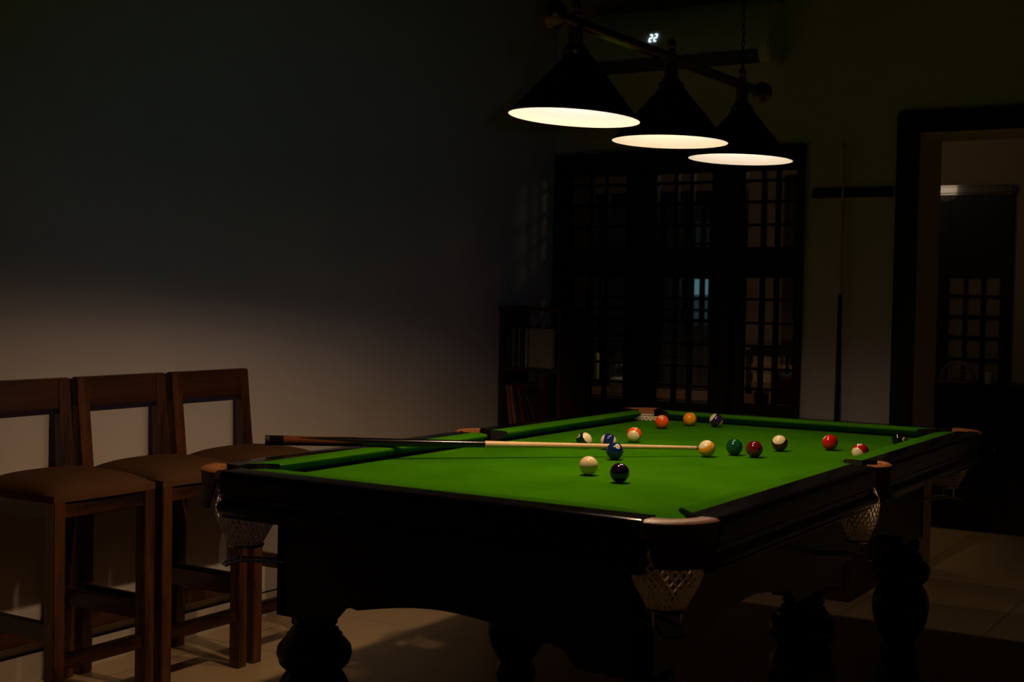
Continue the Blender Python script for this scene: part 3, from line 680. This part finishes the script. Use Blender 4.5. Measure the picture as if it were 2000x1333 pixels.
obj('display_digits', bm, M['led'], ac)

# ------------------------------------------------------------------ cue rack on the back wall, second cue, cabinet under it
rk = thing('cue_rack', 'narrow black cue rack bar fixed on the wall beside the glazed door', 'cue rack', (-0.275, YB, 1.885))
bm = bmesh.new(); add_box(bm, -0.20, 0.20, -0.022, 0, -0.022, 0.022)
for x in (-0.15, -0.09, -0.03, 0.03, 0.09, 0.15):
    add_box(bm, x - 0.018, x - 0.012, -0.05, -0.02, -0.006, 0.006); add_box(bm, x + 0.012, x + 0.018, -0.05, -0.02, -0.006, 0.006)
obj('rack_bar', bev(bm, 0.002, 1), M['black'], rk)
cb = thing('low_cabinet', 'low reddish brown wooden cabinet on the floor behind the far end of the pool table', 'cabinet', (-0.21, 2.42, 0))
obj('body', bev(bx(-0.17, 0.17, -0.30, 0.26, 0, 0.66), 0.005), M['red_wood'], cb)
obj('top', bev(bx(-0.18, 0.18, -0.31, 0.31, 0.66, 0.685), 0.005), M['red_wood'], cb)
for k, (z0, z1) in enumerate(((0.06, 0.34), (0.36, 0.63))):
    d_ = obj('drawer', bev(bx(-0.15, 0.15, -0.316, -0.30, z0, z1), 0.004), M['red_wood'], cb)
    bm = bmesh.new(); add_lathe(bm, [(0.006, 0), (0.006, 0.012), (0.014, 0.018), (0.010, 0.026)], 14); bm.transform(Matrix.Rotation(PI / 2, 4, 'X')); bm.transform(Matrix.Translation((0, -0.316, (z0 + z1) / 2)))
    obj('knob', bm, M['brass'], d_)
LC_old = LC; LC = 1.44
M['cue_butt'] = M['cue_black']
q2 = cue('cue_stick', 'pool cue standing upright in the black wall rack')
q2.matrix_world = Matrix(((0, 0, 1, -0.318), (0, 1, 0, YB - 0.034), (1, 0, 0, 0.7), (0, 0, 0, 1)))
q2.matrix_world = Matrix.Translation((-0.312, YB - 0.036, 0.686)) @ Matrix.Rotation(-PI / 2, 4, 'Y')

# ------------------------------------------------------------------ bookcase and books
bc = thing('bookcase', 'dark wooden open bookcase in the corner by the glazed door', 'bookcase', (-1.772, 2.18, 0))
bw, bd, bh = 0.37, 0.27, 1.27
obj('side_panel', bev(bx(-bw / 2, -bw / 2 + 0.02, 0, bd, 0, bh), 0.002, 1), M['case_wood'], bc); obj('side_panel', bev(bx(bw / 2 - 0.02, bw / 2, 0, bd, 0, bh), 0.002, 1), M['case_wood'], bc)
obj('top_board', bev(bx(-bw / 2 - 0.008, bw / 2 + 0.008, -0.01, bd, bh, bh + 0.02), 0.003), M['case_wood'], bc)
for z in (0.05, 0.33, 0.62, 0.955): obj('shelf', bev(bx(-bw / 2 + 0.02, bw / 2 - 0.02, 0.005, bd, z, z + 0.02), 0.002, 1), M['case_wood'], bc)
def book(x, w, h, d, z, col, lean=0.0, label='', y=0.012, group=None, face=False):
    t = thing('book', label, 'book', (-1.772 + x, 2.18 + y, z), 0, group); t.rotation_euler = (0, lean, 0)
    bm = bmesh.new()
    if not face:
        add_box(bm, 0, w, 0, 0.003, 0, h); add_box(bm, 0, 0.003, 0, d, 0, h); add_box(bm, w - 0.003, w, 0, d, 0, h)
        obj('cover', bev(bm, 0.001, 1), book_mat(col), t); obj('pages', bx(0.003, w - 0.003, 0.004, d - 0.005, 0.004, h - 0.004), PAPER, t)
    else:
        add_box(bm, 0, w, 0, 0.003, 0, h); add_box(bm, 0, w, d - 0.003, d, 0, h); add_box(bm, 0, 0.003, 0, d, 0, h)
        obj('cover', bev(bm, 0.001, 1), book_mat(col), t); obj('pages', bx(0.004, w - 0.004, 0.003, d - 0.003, 0.004, h - 0.004), PAPER, t)
G1, G2 = 'books on the upper shelf', 'leaning books on the lower shelf'
x = -0.155
for w, h, col, lab in ((0.022, 0.20, (0.05, 0.035, 0.03), 'brown-black book at the wall end of the upper shelf'), (0.018, 0.215, (0.04, 0.05, 0.06), 'slate book, second from the wall on the upper shelf'),
                       (0.010, 0.205, (0.32, 0.32, 0.30), 'thin pale grey book on the upper shelf'), (0.020, 0.21, (0.03, 0.05, 0.035), 'dark green book on the upper shelf'),
                       (0.012, 0.20, (0.24, 0.27, 0.24), 'thin grey-green book on the upper shelf'), (0.022, 0.19, (0.02, 0.03, 0.02), 'blackish green book before the face-out tan book')):
    book(x, w, h, 0.15, 0.976, col, 0, lab, group=G1); x += w + 0.002
book(x + 0.004, 0.016, 0.205, 0.15, 0.976, (0.40, 0.36, 0.28), 0, 'pale beige book standing next to the face-out tan book', group=G1)
book(x + 0.026, 0.142, 0.205, 0.028, 0.976, (0.30, 0.25, 0.17), 0, 'large tan book facing outward on the upper shelf', group=G1, face=True)
x = -0.120; prev = None
for w, h, col, ln, lab in ((0.020, 0.235, (0.42, 0.15, 0.05), -0.13, 'orange book, nearest the wall on the lower shelf'), (0.018, 0.235, (0.45, 0.21, 0.05), -0.15, 'mustard yellow book leaning on the lower shelf'),
                           (0.016, 0.24, (0.03, 0.05, 0.14), -0.17, 'dark blue book leaning on the lower shelf'), (0.022, 0.25, (0.15, 0.035, 0.03), -0.19, 'maroon book leaning beside the dark blue book'),
                           (0.018, 0.22, (0.03, 0.025, 0.03), -0.26, 'blackish book leaning beside the maroon book'), (0.016, 0.20, (0.09, 0.03, 0.03), -0.36, 'thin dark red book leaning most steeply'), ):
    
    if prev is not None: x = prev[0] + prev[1] / math.cos(prev[3]) + 0.003 + max(0, max(h, prev[2]) * (math.sin(-ln) - math.sin(-prev[3])))
    book(x, w, h, 0.15, 0.644, col, ln, lab, group=G2); prev = (x, w, h, ln)

# ------------------------------------------------------------------ things in the room behind the glazed door
dt = thing('dining_table', 'brown wooden table behind the glazed door', 'table', (-1.6, 3.85, 0))
obj('table_top', bev(bx(-0.80, 0.80, -0.38, 0.38, 0.725, 0.757), 0.006), M['table_wood'], dt)
bm = bmesh.new(); add_box(bm, -0.72, 0.72, -0.31, -0.29, 0.65, 0.725); add_box(bm, -0.72, 0.72, 0.29, 0.31, 0.65, 0.725); obj('table_apron', bm, M['table_wood'], dt)
for sx in (1, -1):
    for sy in (1, -1): obj('leg', bev(bx(sx * 0.72 - 0.03, sx * 0.72 + 0.03, sy * 0.30 - 0.03, sy * 0.30 + 0.03, 0, 0.725), 0.004), M['table_wood'], dt)
TZ = 0.757
bm = bmesh.new(); add_lathe(bm, [(0.020, 0), (0.055, 0.0), (0.058, 0.01), (0.058, 0.14), (0.050, 0.175), (0.030, 0.20), (0.022, 0.215), (0.022, 0.225)], 28)
jr = thing('glass_jar', 'clear round glass jar on the brown table behind the glazed door', 'jar', (-1.985, 3.60, TZ))
auto(obj('body', bm, M['jar_glass'], jr), 40)
bm = bmesh.new(); add_lathe(bm, [(0.028, 0.225), (0.030, 0.232), (0.024, 0.245), (0.010, 0.252), (0.013, 0.262), (0.010, 0.275), (0.002, 0.279)], 20); auto(obj('lid', bm, M['jar_glass'], jr), 40)
bm = bmesh.new(); add_lathe(bm, [(0.050, 0.006), (0.052, 0.012), (0.052, 0.09), (0.030, 0.10)], 20); auto(obj('contents', bm, M['ac'], jr), 40)
cd = thing('candlestick', 'white candle in a small glass holder left of the glass jar', 'candle', (-2.135, 3.60, TZ))
bm = bmesh.new(); add_lathe(bm, [(0.045, 0), (0.045, 0.006), (0.012, 0.015), (0.010, 0.06), (0.026, 0.075), (0.028, 0.09), (0.014, 0.092)], 22); auto(obj('holder', bm, M['jar_glass'], cd), 40)
bm = bmesh.new(); add_lathe(bm, [(0.013, 0.08), (0.014, 0.10), (0.015, 0.22), (0.013, 0.245)], 16); auto(obj('candle', bm, M['wax'], cd), 40)
pt = thing('storage_box', 'dark red box with a steel lid on the table at right behind the glazed door', 'box', (-0.885, 3.60, TZ))
obj('body', bev(bx(-0.075, 0.075, -0.06, 0.06, 0, 0.165), 0.008), M['red_pot'], pt); obj('lid', bev(bx(-0.078, 0.078, -0.063, 0.063, 0.165, 0.185), 0.006), M['steel'], pt)
cn = thing('food_container', 'small container with a flat cream lid left of the dark red box', 'container', (-1.03, 3.54, TZ))
bm = bmesh.new(); add_lathe(bm, [(0.036, 0), (0.042, 0.005), (0.046, 0.06)], 22); auto(obj('body', bm, M['table_wood'], cn), 40)
bm = bmesh.new(); add_lathe(bm, [(0.049, 0.06), (0.050, 0.064), (0.048, 0.076), (0.02, 0.08)], 22); auto(obj('lid', bm, M['cream'], cn), 40)
ch = thing('dining_chair', 'dark chair with a slatted back on the far side of the brown table', 'chair', (-1.36, 4.42, 0))
obj('seat', bev(bx(-0.19, 0.19, -0.2, 0.2, 0.43, 0.46), 0.006), M['dark_wood'], ch)
for sx in (1, -1):
    obj('leg', bev(bx(sx * 0.17 - 0.02, sx * 0.17 + 0.02, -0.19, -0.15, 0, 0.43), 0.003), M['dark_wood'], ch); obj('leg', bev(bx(sx * 0.17 - 0.02, sx * 0.17 + 0.02, 0.16, 0.20, 0, 1.02), 0.003), M['dark_wood'], ch)
for z in (0.62, 0.75, 0.87, 0.98): obj('back_slat', bev(bx(-0.16, 0.16, 0.165, 0.185, z, z + 0.06), 0.003), M['wicker'] if z in (0.75, 0.87) else M['dark_wood'], ch)
bm = bmesh.new(); n = 40
prof = [(-1.44 + 0.5 * i / n, YF - 0.06 + 0.022 * math.sin(i * 1.3)) for i in range(n + 1)]
A = [bm.verts.new((x, y, 0.05)) for x, y in prof]; B = [bm.verts.new((x, y, 2.2)) for x, y in prof]
for i in range(n): bm.faces.new((A[i], A[i + 1], B[i + 1], B[i]))
cu = obj('curtain', bm, M['curtain'], None, True); sm_ = cu.modifiers.new('thickness', 'SOLIDIFY'); sm_.thickness = 0.004
tag(cu, 'brown curtain hanging on the far wall behind the glazed door', 'curtain')
# console and letter rack beyond the doorway
cs_ = thing('console_cabinet', 'dark low cabinet standing beyond the doorway', 'cabinet', (0.42, 4.62, 0))
obj('body', bev(bx(-0.70, 0.55, -0.20, 0.20, 0.0, 0.845), 0.004), M['dark_wood'], cs_); obj('top', bev(bx(-0.72, 0.57, -0.22, 0.22, 0.845, 0.872), 0.005), M['dark_wood'], cs_)
for x0, x1 in ((-0.68, -0.28), (-0.26, 0.13), (0.15, 0.53)):
    d_ = obj('door', bev(bx(x0, x1, -0.215, -0.20, 0.06, 0.82), 0.004), M['dark_wood'], cs_)
    bm = bmesh.new(); bmesh.ops.create_uvsphere(bm, u_segments=12, v_segments=8, radius=0.012); bm.transform(Matrix.Translation((x1 - 0.05, -0.228, 0.5))); obj('knob', bm, M['brass'], d_, True)
lr = thing('napkin_holder', 'small arched wooden holder on the dark cabinet beyond the doorway', 'holder', (-0.165, 4.52, 0.872))
bm = bmesh.new()
for yy in (-0.03, 0.03): add_tube(bm, [(0.095 * math.cos(PI * i / 16), yy, 0.012 + 0.115 * math.sin(PI * i / 16)) for i in range(17)], 0.009, 8)
obj('arch', bm, M['wicker'], lr, True)
bm = bmesh.new()
for z in (0.03, 0.052, 0.074): 
    hw = 0.095 * math.sqrt(max(0.05, 1 - ((z - 0.012) / 0.115) ** 2)); add_tube(bm, [(-hw, -0.03, z), (hw, -0.03, z)], 0.003, 6)
obj('bar', bm, M['wicker'], lr); obj('base', bev(bx(-0.11, 0.11, -0.045, 0.045, 0, 0.014), 0.003), M['wicker'], lr)
bm = bmesh.new(); add_lathe(bm, [(0.022, 0), (0.026, 0.004), (0.028, 0.07), (0.024, 0.072)], 18)
tag(auto(obj('cup', bm, M['ac'], None, loc=(0.02, 4.52, 0.872)), 40), 'small pale cup on the dark cabinet right of the arched holder', 'cup')
# added globe light, out of view, for the back room and the lintel highlight
bl = thing('added_globe', 'added unseen warm globe light in the room behind, mirrored in the dark door lintel', 'pendant lamp', (-0.72, 3.60, 2.19))
bm = bmesh.new(); bmesh.ops.create_uvsphere(bm, u_segments=28, v_segments=16, radius=0.085); obj('globe', bm, M['back_fill'], bl, True)
bm = bmesh.new(); add_tube(bm, [(0, 0, 0.08), (0, 0, ZC - 2.19)], 0.004, 6); obj('cord', bm, M['black_iron'], bl)

pl = thing('added_pendant', 'small added shaded pendant light, unseen, above the dining table', 'pendant lamp', (-1.75, 3.75, 2.36))
bm = bmesh.new(); prof = [(0.03, 0.14), (0.16, 0.0), (0.157, 0.0), (0.027, 0.136)]
rings = [[bm.verts.new((r * math.cos(2 * PI * k / 32), r * math.sin(2 * PI * k / 32), z)) for k in range(32)] for r, z in prof]
for A, B in zip(rings, rings[1:]):
    for k in range(32): bm.faces.new((A[k], A[(k + 1) % 32], B[(k + 1) % 32], B[k]))
bm.faces.new(rings[0]); auto(obj('lamp_shade', bm, M['shade_out'], pl), 40)
bm = bmesh.new(); add_tube(bm, [(0, 0, 0.14), (0, 0, ZC - 2.36)], 0.003, 6); obj('cord', bm, M['black_iron'], pl)
bm = bmesh.new(); bmesh.ops.create_uvsphere(bm, u_segments=16, v_segments=10, radius=0.025); bm.transform(Matrix.Translation((0, 0, 0.07))); obj('bulb', bm, M['back_fill'], pl, True)
ld = bpy.data.lights.new('pendant_fill', 'SPOT'); ld.energy = PEND_W; ld.color = (1.0, 0.66, 0.36); ld.shadow_soft_size = 0.03; ld.spot_size = math.radians(88); ld.spot_blend = 0.35  # added beam that brightens the table and the things on it
lo_ = bpy.data.objects.new('pendant_fill', ld); C.objects.link(lo_); lo_.parent = pl; lo_.location = (0, 0, 0.04)
